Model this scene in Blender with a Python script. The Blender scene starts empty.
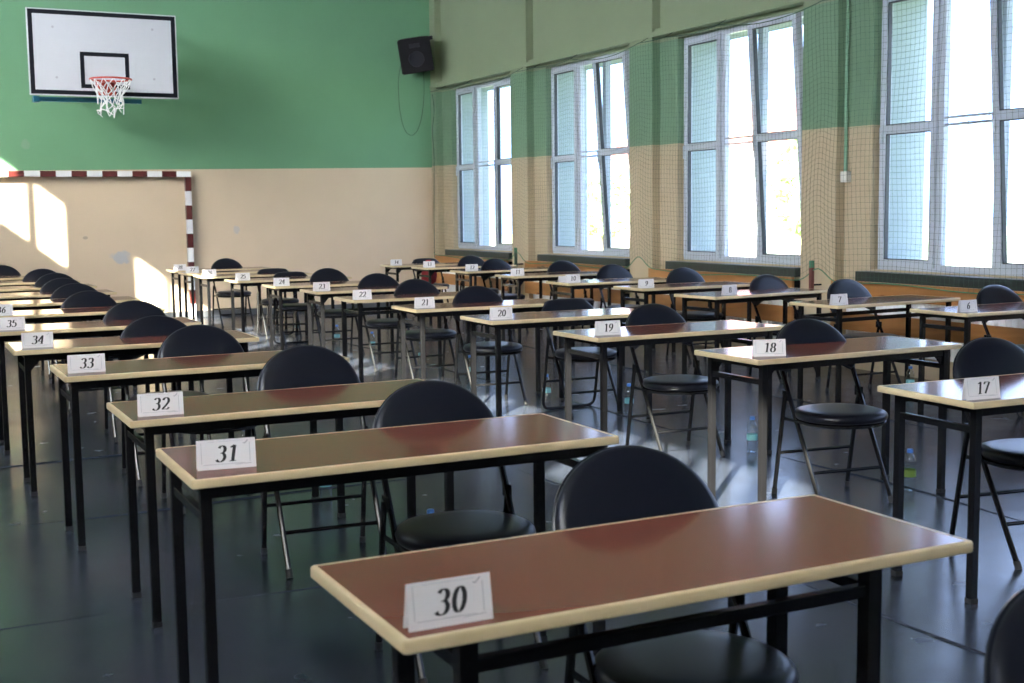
import bpy, bmesh, math, random
from mathutils import Vector, Matrix
rnd = random.Random(7)
PI = math.pi
sc = bpy.context.scene
COL = sc.collection

# ------------------------------------------------------------------ materials
def new_mat(name):
    m = bpy.data.materials.new(name); m.use_nodes = True
    nt = m.node_tree
    return m, nt, nt.nodes, nt.links, nt.nodes['Principled BSDF']

def simple(name, col, rough=0.5, metal=0.0, spec=0.5, noise=0.0, nscale=8.0, bump=0.0, bscale=200.0, coat=0.0):
    m, nt, N, L, b = new_mat(name)
    b.inputs['Base Color'].default_value = (*col, 1)
    b.inputs['Roughness'].default_value = rough
    b.inputs['Metallic'].default_value = metal
    b.inputs['Specular IOR Level'].default_value = spec
    if coat:
        b.inputs['Coat Weight'].default_value = coat
        b.inputs['Coat Roughness'].default_value = 0.12
    tc = N.new('ShaderNodeTexCoord')
    if noise:
        n = N.new('ShaderNodeTexNoise'); n.inputs['Scale'].default_value = nscale; n.inputs['Detail'].default_value = 5
        L.new(tc.outputs['Object'], n.inputs['Vector'])
        mx = N.new('ShaderNodeMix'); mx.data_type = 'RGBA'
        mx.inputs['A'].default_value = (*[c * (1 - noise) for c in col], 1)
        mx.inputs['B'].default_value = (*[min(1, c * (1 + noise)) for c in col], 1)
        L.new(n.outputs['Fac'], mx.inputs['Factor']); L.new(mx.outputs['Result'], b.inputs['Base Color'])
    if bump:
        n2 = N.new('ShaderNodeTexNoise'); n2.inputs['Scale'].default_value = bscale; n2.inputs['Detail'].default_value = 3
        L.new(tc.outputs['Object'], n2.inputs['Vector'])
        bp = N.new('ShaderNodeBump'); bp.inputs['Strength'].default_value = bump; bp.inputs['Distance'].default_value = 0.01
        L.new(n2.outputs['Fac'], bp.inputs['Height']); L.new(bp.outputs['Normal'], b.inputs['Normal'])
    return m

def wood(name, c1, c2, rough, axis_scale, knots=None, coat=0.0, bump=0.0, kdir=(1, 1, 1)):
    m, nt, N, L, b = new_mat(name)
    tc = N.new('ShaderNodeTexCoord'); mp = N.new('ShaderNodeMapping')
    mp.inputs['Scale'].default_value = axis_scale
    L.new(tc.outputs['Object'], mp.inputs['Vector'])
    oi = N.new('ShaderNodeObjectInfo')
    av = N.new('ShaderNodeVectorMath'); av.operation = 'ADD'
    sv = N.new('ShaderNodeVectorMath'); sv.operation = 'SCALE'; sv.inputs['Scale'].default_value = 37.0
    cb = N.new('ShaderNodeCombineXYZ')
    for i in range(3): L.new(oi.outputs['Random'], cb.inputs[i])
    L.new(cb.outputs[0], sv.inputs[0]); L.new(mp.outputs[0], av.inputs[0]); L.new(sv.outputs[0], av.inputs[1])
    n = N.new('ShaderNodeTexNoise'); n.inputs['Scale'].default_value = 1.0; n.inputs['Detail'].default_value = 6; n.inputs['Distortion'].default_value = 0.6
    L.new(av.outputs[0], n.inputs['Vector'])
    cr = N.new('ShaderNodeValToRGB')
    cr.color_ramp.elements[0].position = 0.3; cr.color_ramp.elements[0].color = (*c1, 1)
    cr.color_ramp.elements[1].position = 0.7; cr.color_ramp.elements[1].color = (*c2, 1)
    L.new(n.outputs['Fac'], cr.inputs['Fac'])
    out = cr.outputs['Color']
    if knots:
        v = N.new('ShaderNodeTexVoronoi'); v.inputs['Scale'].default_value = knots[0]
        add2 = N.new('ShaderNodeVectorMath'); add2.operation = 'ADD'
        L.new(tc.outputs['Object'], add2.inputs[0]); L.new(sv.outputs[0], add2.inputs[1])
        km = N.new('ShaderNodeVectorMath'); km.operation = 'MULTIPLY'; km.inputs[1].default_value = kdir
        L.new(add2.outputs[0], km.inputs[0]); L.new(km.outputs[0], v.inputs['Vector'])
        kr = N.new('ShaderNodeValToRGB')
        kr.color_ramp.elements[0].position = knots[1]; kr.color_ramp.elements[0].color = (1, 1, 1, 1)
        kr.color_ramp.elements[1].position = knots[2]; kr.color_ramp.elements[1].color = (0, 0, 0, 1)
        L.new(v.outputs['Distance'], kr.inputs['Fac'])
        mx = N.new('ShaderNodeMix'); mx.data_type = 'RGBA'
        L.new(kr.outputs['Color'], mx.inputs['Factor']); L.new(out, mx.inputs['A'])
        mx.inputs['B'].default_value = (*knots[3], 1)
        out = mx.outputs['Result']
    L.new(out, b.inputs['Base Color'])
    b.inputs['Roughness'].default_value = rough
    if coat:
        b.inputs['Coat Weight'].default_value = coat; b.inputs['Coat Roughness'].default_value = 0.1
    if bump:
        bp = N.new('ShaderNodeBump'); bp.inputs['Strength'].default_value = bump; bp.inputs['Distance'].default_value = 0.002
        L.new(n.outputs['Fac'], bp.inputs['Height']); L.new(bp.outputs['Normal'], b.inputs['Normal'])
    return m

GREEN = (0.148, 0.315, 0.180)
BEIGE = (0.62, 0.49, 0.355)
def two_tone(name, zsplit, low, high, upper=None, zupper=0, stains=False, slope=0.0):
    """painted wall: beige dado below a colour line, green above, optional paler band higher up"""
    m, nt, N, L, b = new_mat(name)
    tc = N.new('ShaderNodeTexCoord'); sp = N.new('ShaderNodeSeparateXYZ')
    L.new(tc.outputs['Object'], sp.inputs[0])
    zz = sp.outputs['Z']
    if slope:
        ma = N.new('ShaderNodeMath'); ma.operation = 'MULTIPLY_ADD'; ma.inputs[1].default_value = -slope
        L.new(sp.outputs['X'], ma.inputs[0]); L.new(zz, ma.inputs[2]); zz = ma.outputs[0]
    n = N.new('ShaderNodeTexNoise'); n.inputs['Scale'].default_value = 1.6; n.inputs['Detail'].default_value = 6
    L.new(tc.outputs['Object'], n.inputs['Vector'])
    def step(z):
        g = N.new('ShaderNodeMath'); g.operation = 'GREATER_THAN'; g.inputs[1].default_value = z
        L.new(zz, g.inputs[0]); return g.outputs[0]
    def var(c):
        mx = N.new('ShaderNodeMix'); mx.data_type = 'RGBA'
        mx.inputs['A'].default_value = (*[x * 0.93 for x in c], 1); mx.inputs['B'].default_value = (*[x * 1.07 for x in c], 1)
        L.new(n.outputs['Fac'], mx.inputs['Factor']); return mx.outputs['Result']
    def mix(f, a, c):
        mx = N.new('ShaderNodeMix'); mx.data_type = 'RGBA'
        L.new(f, mx.inputs['Factor']); L.new(a, mx.inputs['A']); L.new(c, mx.inputs['B']); return mx.outputs['Result']
    out = mix(step(zsplit), var(low), var(high))
    if upper: out = mix(step(zupper), out, var(upper))
    if stains:
        # filler patches on the dado: (x, z, rx, rz, colour)
        n3 = N.new('ShaderNodeTexNoise'); n3.inputs['Scale'].default_value = 9.0
        L.new(tc.outputs['Object'], n3.inputs['Vector'])
        for (sx, sz, rx, rz, c) in ((3.02, 0.90, 0.14, 0.085, (0.44, 0.43, 0.45)), (2.55, 1.18, 0.035, 0.022, (0.40, 0.33, 0.26)),
                                    (4.69, 1.25, 0.05, 0.06, (0.50, 0.45, 0.42)), (1.84, 2.45, 0.07, 0.07, (0.19, 0.32, 0.21))):
            vs = N.new('ShaderNodeVectorMath'); vs.operation = 'SUBTRACT'; vs.inputs[1].default_value = (sx, 18.2, sz)
            L.new(tc.outputs['Object'], vs.inputs[0])
            vm = N.new('ShaderNodeVectorMath'); vm.operation = 'DIVIDE'; vm.inputs[1].default_value = (rx, 100, rz)
            L.new(vs.outputs[0], vm.inputs[0])
            vl = N.new('ShaderNodeVectorMath'); vl.operation = 'LENGTH'; L.new(vm.outputs[0], vl.inputs[0])
            ad = N.new('ShaderNodeMath'); ad.operation = 'MULTIPLY_ADD'; ad.inputs[1].default_value = 1.6
            L.new(n3.outputs['Fac'], ad.inputs[0]); L.new(vl.outputs['Value'], ad.inputs[2])
            mr = N.new('ShaderNodeMapRange'); mr.inputs['From Min'].default_value = 1.9; mr.inputs['From Max'].default_value = 1.5
            L.new(ad.outputs[0], mr.inputs['Value'])
            cc = N.new('ShaderNodeRGB'); cc.outputs[0].default_value = (*c, 1)
            out = mix(mr.outputs[0], out, cc.outputs[0])
    L.new(out, b.inputs['Base Color'])
    b.inputs['Roughness'].default_value = 0.55
    b.inputs['Specular IOR Level'].default_value = 0.3
    n2 = N.new('ShaderNodeTexNoise'); n2.inputs['Scale'].default_value = 60; n2.inputs['Detail'].default_value = 4
    L.new(tc.outputs['Object'], n2.inputs['Vector'])
    bp = N.new('ShaderNodeBump'); bp.inputs['Strength'].default_value = 0.12; bp.inputs['Distance'].default_value = 0.01
    L.new(n2.outputs['Fac'], bp.inputs['Height']); L.new(bp.outputs['Normal'], b.inputs['Normal'])
    return m

def floor_mat():
    m, nt, N, L, b = new_mat('floor_vinyl')
    tc = N.new('ShaderNodeTexCoord')
    n = N.new('ShaderNodeTexNoise'); n.inputs['Scale'].default_value = 1.2; n.inputs['Detail'].default_value = 8; n.inputs['Roughness'].default_value = 0.65
    L.new(tc.outputs['Object'], n.inputs['Vector'])
    cr = N.new('ShaderNodeValToRGB')
    cr.color_ramp.elements[0].position = 0.35; cr.color_ramp.elements[0].color = (0.028, 0.034, 0.050, 1)
    cr.color_ramp.elements[1].position = 0.7; cr.color_ramp.elements[1].color = (0.040, 0.048, 0.068, 1)
    L.new(n.outputs['Fac'], cr.inputs['Fac']); L.new(cr.outputs['Color'], b.inputs['Base Color'])
    n2 = N.new('ShaderNodeTexNoise'); n2.inputs['Scale'].default_value = 5; n2.inputs['Detail'].default_value = 6
    L.new(tc.outputs['Object'], n2.inputs['Vector'])
    mr = N.new('ShaderNodeMapRange'); mr.inputs['To Min'].default_value = 0.17; mr.inputs['To Max'].default_value = 0.32
    L.new(n2.outputs['Fac'], mr.inputs['Value']); L.new(mr.outputs[0], b.inputs['Roughness'])
    n3 = N.new('ShaderNodeTexNoise'); n3.inputs['Scale'].default_value = 2.2; n3.inputs['Detail'].default_value = 5
    L.new(tc.outputs['Object'], n3.inputs['Vector'])
    bp = N.new('ShaderNodeBump'); bp.inputs['Strength'].default_value = 0.25; bp.inputs['Distance'].default_value = 0.012
    L.new(n3.outputs['Fac'], bp.inputs['Height']); L.new(bp.outputs['Normal'], b.inputs['Normal'])
    b.inputs['Specular IOR Level'].default_value = 0.5
    return m

def glass_mat(name, tint=(0.96, 0.99, 0.99), refl=0.7):
    m, nt, N, L, b = new_mat(name)
    N.remove(b)
    out = [x for x in N if x.type == 'OUTPUT_MATERIAL'][0]
    t = N.new('ShaderNodeBsdfTransparent'); t.inputs[0].default_value = (*tint, 1)
    g = N.new('ShaderNodeBsdfGlossy'); g.inputs['Roughness'].default_value = 0.02
    f = N.new('ShaderNodeFresnel')
    ge = N.new('ShaderNodeNewGeometry'); io = N.new('ShaderNodeMapRange')     # thin sheet: same Fresnel on both faces
    io.inputs['To Min'].default_value = 1.45; io.inputs['To Max'].default_value = 1 / 1.45
    L.new(ge.outputs['Backfacing'], io.inputs['Value']); L.new(io.outputs[0], f.inputs['IOR'])
    mu = N.new('ShaderNodeMath'); mu.operation = 'MULTIPLY'; mu.inputs[1].default_value = refl
    mx = N.new('ShaderNodeMixShader')
    L.new(f.outputs[0], mu.inputs[0]); L.new(mu.outputs[0], mx.inputs[0]); L.new(t.outputs[0], mx.inputs[1]); L.new(g.outputs[0], mx.inputs[2])
    L.new(mx.outputs[0], out.inputs['Surface'])
    return m

M = dict(
    laminate=simple('brown_laminate', (0.180, 0.058, 0.038), 0.125, spec=0.7, noise=0.05, nscale=2.5),
    edge=wood('pale_beech_edge', (0.53, 0.415, 0.235), (0.62, 0.50, 0.31), 0.35, (8, 8, 30), knots=(2.4, 0.025, 0.05, (0.40, 0.22, 0.09)), kdir=(1, 0.9, 0)),
    black=simple('black_enamel', (0.007, 0.007, 0.008), 0.25, spec=0.45, noise=0.3, nscale=15),
    vinyl=simple('black_vinyl', (0.007, 0.008, 0.014), 0.30, spec=0.27, bump=0.05, bscale=350),
    rubber=simple('black_rubber', (0.015, 0.015, 0.015), 0.7),
    card=simple('white_card', (0.80, 0.78, 0.80), 0.6, noise=0.02),
    ink=simple('black_ink', (0.012, 0.012, 0.015), 0.6),
    greyink=simple('grey_ink', (0.38, 0.38, 0.42), 0.6),
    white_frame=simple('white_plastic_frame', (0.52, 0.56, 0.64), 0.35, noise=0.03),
    gasket=simple('dark_gasket', (0.03, 0.03, 0.04), 0.5),
    glass=glass_mat('window_glass'),
    net=simple('dark_green_cord', (0.045, 0.095, 0.06), 0.7),
    rope=simple('green_rope', (0.06, 0.20, 0.11), 0.7),
    pine=wood('varnished_pine', (0.30, 0.125, 0.036), (0.44, 0.205, 0.07), 0.35, (10, 1.2, 12), knots=(3.0, 0.07, 0.13, (0.16, 0.05, 0.015)), kdir=(0, 0.8, 2.2)),
    radiator=simple('white_radiator', (0.82, 0.82, 0.84), 0.4),
    sill=simple('dark_sill', (0.028, 0.036, 0.034), 0.35, noise=0.3, nscale=30),
    reveal=simple('pale_blue_render', (0.31, 0.37, 0.37), 0.8, noise=0.06, nscale=5),
    board_white=simple('white_board', (0.50, 0.51, 0.56), 0.4),
    board_black=simple('black_line_paint', (0.008, 0.009, 0.014), 0.8, spec=0.15),
    hoop=simple('red_hoop_paint', (0.50, 0.055, 0.035), 0.4),
    netwhite=simple('white_net_cord', (0.75, 0.75, 0.76), 0.8),
    teal=simple('teal_steel', (0.012, 0.12, 0.19), 0.4),
    goal_white=simple('goal_white', (0.78, 0.78, 0.80), 0.4),
    goal_red=simple('goal_red', (0.085, 0.012, 0.010), 0.4),
    speaker=simple('black_speaker', (0.007, 0.006, 0.008), 0.6, spec=0.25, bump=0.1, bscale=120),
    cone=simple('speaker_cone', (0.012, 0.013, 0.02), 0.4),
    cable=simple('dark_cable', (0.02, 0.035, 0.025), 0.6),
    conduit=simple('painted_conduit', (0.20, 0.36, 0.24), 0.5),
    socket=simple('white_socket', (0.62, 0.62, 0.58), 0.5),
    post=simple('dark_red_bar', (0.13, 0.03, 0.025), 0.5),
    redbag=simple('red_cloth', (0.42, 0.025, 0.04), 0.8, noise=0.2, nscale=12),
    cap=simple('blue_cap', (0.06, 0.20, 0.62), 0.35),
    water=glass_mat('clear_bottle', (0.90, 0.95, 0.97), 3.6),
    label_teal=simple('teal_label', (0.16, 0.42, 0.48), 0.4),
    label_green=simple('green_label', (0.22, 0.36, 0.09), 0.4),
    ceiling=simple('white_ceiling', (0.62, 0.60, 0.60), 0.8),
    trunk=simple('bark', (0.11, 0.08, 0.05), 0.9, noise=0.4),
    leaves=simple('leaves', (0.30, 0.44, 0.16), 0.7, noise=0.5, nscale=4),
    lawn=simple('lawn', (0.16, 0.19, 0.10), 0.9, noise=0.2, nscale=1.5),
    house=simple('pale_house_wall', (0.72, 0.66, 0.60), 0.8, noise=0.05),
    roof=simple('red_roof', (0.35, 0.12, 0.08), 0.8, noise=0.2),
    darkglass=simple('house_window', (0.08, 0.1, 0.12), 0.1),
    floor=floor_mat(),
    wall_back=two_tone('wall_back_paint', 2.085, BEIGE, GREEN, stains=True, slope=0.0118),
    wall_right=two_tone('wall_right_paint', 2.20, (0.50, 0.40, 0.27), (0.17, 0.275, 0.175), upper=(0.235, 0.28, 0.175), zupper=3.33),
    wall_left=two_tone('wall_left_paint', 2.15, BEIGE, (0.5, 0.48, 0.42)),
)

# ------------------------------------------------------------------ mesh helpers
def obj(name, bm, m, parent=None, smooth=False, loc=None):
    me = bpy.data.meshes.new(name)
    bmesh.ops.recalc_face_normals(bm, faces=bm.faces[:])
    bm.to_mesh(me); bm.free()
    if smooth:
        for p in me.polygons: p.use_smooth = True
        if smooth != 'all':
            me.set_sharp_from_angle(angle=math.radians(40))
    o = bpy.data.objects.new(name, me); COL.objects.link(o)
    me.materials.append(M[m] if isinstance(m, str) else m)
    if parent: o.parent = parent
    if loc: o.location = loc
    return o

def tag(o, label, cat, group=None):
    o['label'] = label; o['category'] = cat
    if group: o['group'] = group
    return o

def thing(name, label, cat, loc=(0, 0, 0), rz=0, group=None):
    o = bpy.data.objects.new(name, None); COL.objects.link(o)
    o.empty_display_size = 0.1
    o.location = loc; o.rotation_euler = (0, 0, rz)
    return tag(o, label, cat, group)

def structure(o):
    o['kind'] = 'structure'; return o

def B(): return bmesh.new()

def box(bm, x0, x1, y0, y1, z0, z1, mat=None, bevel=0.0):
    vs = [bm.verts.new((x, y, z)) for x in (x0, x1) for y in (y0, y1) for z in (z0, z1)]
    if mat is not None:
        for v in vs: v.co = mat @ v.co
    F = [(0, 1, 3, 2), (4, 6, 7, 5), (0, 4, 5, 1), (2, 3, 7, 6), (0, 2, 6, 4), (1, 5, 7, 3)]
    fs = [bm.faces.new([vs[i] for i in f]) for f in F]
    if bevel:
        es = list({e for f in fs for e in f.edges})
        bmesh.ops.bevel(bm, geom=es, offset=bevel, segments=2, profile=0.6, affect='EDGES')
    return bm

def fillet(pts, r, n=5):
    pts = [Vector(p) for p in pts]; out = [pts[0]]
    for i in range(1, len(pts) - 1):
        a, b, c = pts[i - 1], pts[i], pts[i + 1]
        d1 = (a - b); d2 = (c - b)
        k = min(r, d1.length * 0.49, d2.length * 0.49)
        p1 = b + d1.normalized() * k; p2 = b + d2.normalized() * k
        for t in range(n + 1):
            s = t / n
            out.append((1 - s) ** 2 * p1 + 2 * s * (1 - s) * b + s * s * p2)
    out.append(pts[-1]); return out

def tube(bm, pts, r, seg=8, closed=False, caps=True, square=False):
    pts = [Vector(p) for p in pts]; n = len(pts)
    if square: seg = 4
    rings = []; up = None
    for i, p in enumerate(pts):
        if closed: t = (pts[(i + 1) % n] - pts[i - 1])
        else: t = pts[min(i + 1, n - 1)] - pts[max(i - 1, 0)]
        if t.length < 1e-9: t = Vector((0, 0, 1))
        t.normalize()
        if up is None:
            up = Vector((0, 0, 1)) if abs(t.z) < 0.9 else Vector((0, 1, 0))
        u = (up - t * up.dot(t)); u.normalize(); up = u
        w = t.cross(u)
        rr = r[i] if isinstance(r, (list, tuple)) else r
        off = PI / 4 if square else 0
        k = math.sqrt(2) if square else 1
        rings.append([bm.verts.new(p + (u * math.cos(2 * PI * j / seg + off) + w * math.sin(2 * PI * j / seg + off)) * rr * k) for j in range(seg)])
    m = n if closed else n - 1
    for i in range(m):
        A, C = rings[i], rings[(i + 1) % n]
        for j in range(seg):
            bm.faces.new((A[j], A[(j + 1) % seg], C[(j + 1) % seg], C[j]))
    if caps and not closed:
        bm.faces.new(rings[0][::-1]); bm.faces.new(rings[-1])
    return bm

def lathe(bm, prof, seg=16, center=(0, 0, 0)):
    cx, cy, cz = center; rings = []
    for r, z in prof:
        if r < 1e-6: rings.append([bm.verts.new((cx, cy, cz + z))])
        else: rings.append([bm.verts.new((cx + r * math.cos(2 * PI * j / seg), cy + r * math.sin(2 * PI * j / seg), cz + z)) for j in range(seg)])
    for a, c in zip(rings, rings[1:]):
        for j in range(seg):
            k = (j + 1) % seg
            if len(a) == 1 and len(c) == 1: continue
            if len(a) == 1: bm.faces.new((a[0], c[j], c[k]))
            elif len(c) == 1: bm.faces.new((a[j], a[k], c[0]))
            else: bm.faces.new((a[j], a[k], c[k], c[j]))
    return bm

def loft(bm, rings, cap0=True, cap1=True):
    vr = [[bm.verts.new(p) for p in r] for r in rings]; n = len(vr[0])
    for a, c in zip(vr, vr[1:]):
        for j in range(n):
            bm.faces.new((a[j], a[(j + 1) % n], c[(j + 1) % n], c[j]))
    if cap0: bm.faces.new(vr[0][::-1])
    if cap1: bm.faces.new(vr[-1])
    return bm

def dup(root):
    r = root.copy(); COL.objects.link(r)
    for ch in list(root.children):
        c = ch.copy(); COL.objects.link(c); c.parent = r
        for g in list(ch.children):
            d = g.copy(); COL.objects.link(d); d.parent = c
    return r

# ------------------------------------------------------------------ room dimensions (metres)
YW = 18.2                      # back wall
XP, XW, XF, XE = 7.813, 7.92, 8.01, 8.52   # pilaster face, wall face, window frame plane, outer face
XL = -2.4                      # left wall
YF = -3.2                      # wall behind the camera
ZC = 6.3
SL = 0.80                      # fall of the sun per metre
PER = 3.04
WZ0, WZ1 = 0.915, 3.345        # right windows
LZ0, LZ1 = SL * (3.25 - XL), SL * (4.45 - XL)   # high left windows

# floor
bm = B(); box(bm, XL - 0.3, XE, YF - 0.3, YW + 0.3, -0.2, 0)
structure(obj('floor', bm, 'floor'))
# welded seams of the floor sheets are ridges in the covering
seams = [((-1.2, 4.72), (2.75, 4.66)), ((-1.2, 6.29), (2.75, 6.33)), ((-1.2, 7.9), (2.75, 7.85)), ((3.17, 1.0), (3.2, 17.9)), ((4.72, 1.0), (4.68, 17.9)), ((6.2, 1.0), (6.22, 17.9))]
for i, (p, q_) in enumerate(seams):
    bm = B(); pts = []; p, q_ = Vector(p), Vector(q_); d = (q_ - p).normalized(); nrm = Vector((-d.y, d.x)); n = int((q_ - p).length / .08)
    for k in range(n + 1):
        x = (q_ - p).length * k / n
        c = p + d * x + nrm * (0.025 * math.sin(x * 1.7 + i) + 0.012 * math.sin(x * 4.1 + 2 * i))
        pts.append((c.x, c.y, -0.005 + 0.004 * math.sin(x * 2.3 + i * 1.3)))
    tube(bm, pts, 0.009, 6)
    structure(obj('trim_%d' % (20 + i), bm, 'floor', smooth=True))
bm = B(); box(bm, XL - 0.3, XE, YF - 0.3, YW + 0.3, ZC, ZC + 0.25)
structure(obj('ceiling', bm, 'ceiling'))
bm = B(); box(bm, XL - 0.3, XE, YW, YW + 0.3, 0, ZC)
structure(obj('wall_back', bm, 'wall_back'))
bm = B(); box(bm, XL, XP, YW - 0.012, YW + 0.001, 0, 0.09)
structure(obj('baseboard_back', bm, simple('grey_baseboard', (0.07, 0.075, 0.085), 0.5)))
bm = B(); box(bm, XL - 0.3, XE, YF - 0.3, YF, 0, ZC)
structure(obj('wall_front', bm, 'wall_left'))

# right wall with window openings
openings = [(6.42 + PER * k, 8.54 + PER * k) for k in range(-3, 4)]
bm = B()
box(bm, XW, XE, YF, YW, 0, WZ0); box(bm, XW, XE, YF, YW, WZ1, ZC)
ys = [YF] + [v for o in openings for v in o] + [YW]
for a, c in zip(ys[0::2], ys[1::2]): box(bm, XW, XE, a, c, WZ0, WZ1)
for k in range(-3, 4):      # pilasters
    box(bm, XP, XW + 0.01, 8.88 + PER * k, min(9.36 + PER * k, YW), 0, ZC)
structure(obj('wall_right', bm, 'wall_right'))
# pale rendered outer reveals
for k, (a, c) in enumerate(openings):
    bm = B()
    for (y0, y1) in ((c - 0.012, c + 0.0), (a, a + 0.012)):
        box(bm, XF + 0.07, XE + 0.02, y0, y1, WZ0, WZ1)
    box(bm, XF + 0.07, XE + 0.02, a, c, WZ1 - 0.012, WZ1)
    box(bm, XF + 0.07, XE + 0.06, a, c, WZ0, WZ0 + 0.02)
    structure(obj('trim_%d' % (30 + k), bm, 'reveal'))
# ledge over the windows
bm = B()
box(bm, XP - 0.015, XW + 0.005, YF, YW, 3.385, 3.44)
box(bm, XP + 0.03, XW + 0.005, YF, YW, 3.44, 3.475)
structure(obj('trim_1', bm, M['wall_right']))
# left wall with high windows
lop = [(13.41 + PER * k, 15.60 + PER * k) for k in range(-5, 1)]
bm = B(); T = 0.10
box(bm, XL - T, XL, YF, YW, 0, LZ0); box(bm, XL - T, XL, YF, YW, LZ1, ZC)
ys = [YF] + [v for o in lop for v in o] + [YW]
for a, c in zip(ys[0::2], ys[1::2]): box(bm, XL - T, XL, a, c, LZ0, LZ1)
structure(obj('wall_left', bm, 'wall_left'))

# ------------------------------------------------------------------ windows
def frame_bm(y0, y1, z0, z1, w, x0, x1, bars=(), bw=None):
    bm = B()
    box(bm, x0, x1, y0, y0 + w, z0, z1); box(bm, x0, x1, y1 - w, y1, z0, z1)
    box(bm, x0, x1, y0 + w, y1 - w, z0, z0 + w); box(bm, x0, x1, y0 + w, y1 - w, z1 - w, z1)
    for zb in bars:
        box(bm, x0, x1, y0 + w, y1 - w, zb - (bw or w) / 2, zb + (bw or w) / 2)
    return bm

def make_window(i, a, c, tilt):
    root = bpy.data.objects.new('window_%d' % i, None); COL.objects.link(root); structure(root)
    root.location = (XF, 0, WZ0)
    h = WZ1 - WZ0; zt = 1.235
    m1, m2 = a + 0.78, a + 1.42
    bm = frame_bm(a, c, 0, h, 0.045, 0, 0.07)
    for m in (m1, m2): box(bm, 0, 0.07, m - 0.035, m + 0.035, 0.045, h - 0.045)
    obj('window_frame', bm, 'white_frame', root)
    # far sash
    def sash(y0, y1, z0, z1, parent, xo=0.0):
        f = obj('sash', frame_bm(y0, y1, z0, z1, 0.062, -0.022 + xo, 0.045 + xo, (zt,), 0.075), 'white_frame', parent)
        bm = B()
        for (p, q) in ((z0 + 0.062, zt - 0.0375), (zt + 0.0375, z1 - 0.062)):
            t = 0.008
            for (u0, u1, v0, v1) in ((y0 + 0.062, y0 + 0.062 + t, p, q), (y1 - 0.062 - t, y1 - 0.062, p, q),
                                     (y0 + 0.062, y1 - 0.062, p, p + t), (y0 + 0.062, y1 - 0.062, q - t, q)):
                box(bm, -0.012 + xo, 0.03 + xo, u0, u1, v0, v1)
        obj('gasket', bm, 'gasket', f)
        bm = B(); box(bm, 0.008 + xo, 0.016 + xo, y0 + 0.06, y1 - 0.06, z0 + 0.06, z1 - 0.06)
        obj('pane', bm, 'glass', f)
        bm = B(); box(bm, -0.05 + xo, -0.022 + xo, (y1 - 0.04), (y1 - 0.02), zt - 0.12, zt + 0.02, bevel=0.004)
        obj('handle', bm, 'white_frame', f)
        return f
    sash(m2 + 0.015, c - 0.025, 0.03, h - 0.03, root)
    bm = frame_bm(m1 + 0.035, m2 - 0.035, 0.045, h - 0.045, 0.012, 0.0, 0.05)
    box(bm, 0.005, 0.045, m1 + 0.04, m2 - 0.04, zt - 0.01, zt + 0.012); box(bm, 0.005, 0.045, m1 + 0.04, m2 - 0.04, zt + 0.05, zt + 0.07)
    obj('glazing_bead', bm, 'white_frame', root)
    bm = B(); box(bm, 0.02, 0.028, m1 + 0.03, m2 - 0.03, 0.04, h - 0.04); obj('pane', bm, 'glass', root)
    s = sash(a + 0.025, m1 - 0.015, 0, h - 0.06, root)
    s.location = (0, 0, 0.03)
    if tilt: s.rotation_euler = (0, -math.asin(tilt / h), 0)
    # sill slab
    return root

for n, (a, c) in enumerate(openings):
    w = make_window(n + 1, a, c, 0.0 if n == 6 else 0.165)
    bm = B(); box(bm, XP - 0.02, XF + 0.02, a - 0.04, c + 0.05, WZ0 - 0.10, WZ0 - 0.012, bevel=0.006)
    structure(obj('trim_%d' % (2 + n), bm, 'sill'))

for n, (a, c) in enumerate(lop):
    root = bpy.data.objects.new('window_%d' % (n + 8), None); COL.objects.link(root); structure(root)
    root.location = (XL - T, 0, LZ0)
    bm = frame_bm(a, c, 0, LZ1 - LZ0, 0.03, 0.02, 0.07)
    for ym, hb in ((a + 0.465, 0.045), (a + 1.09, 0.035), (a + 1.71, 0.035)): box(bm, 0.02, 0.07, ym - hb, ym + hb, 0.03, LZ1 - LZ0 - 0.03)
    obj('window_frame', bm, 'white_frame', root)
    bm = B(); box(bm, 0.04, 0.046, a + 0.02, c - 0.02, 0.02, LZ1 - LZ0 - 0.02); obj('pane', bm, 'glass', root)

# ------------------------------------------------------------------ desks
DW, DD, DH = 1.30, 0.516, 0.769
def rrect(hx, hy, r, n=4):
    pts = []
    for cx, cy, a0 in ((hx - r, hy - r, 0), (-hx + r, hy - r, PI / 2), (-hx + r, -hy + r, PI), (hx - r, -hy + r, 1.5 * PI)):
        for k in range(n + 1):
            a = a0 + PI / 2 * k / n; pts.append((cx + r * math.cos(a), cy + r * math.sin(a)))
    return pts

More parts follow.
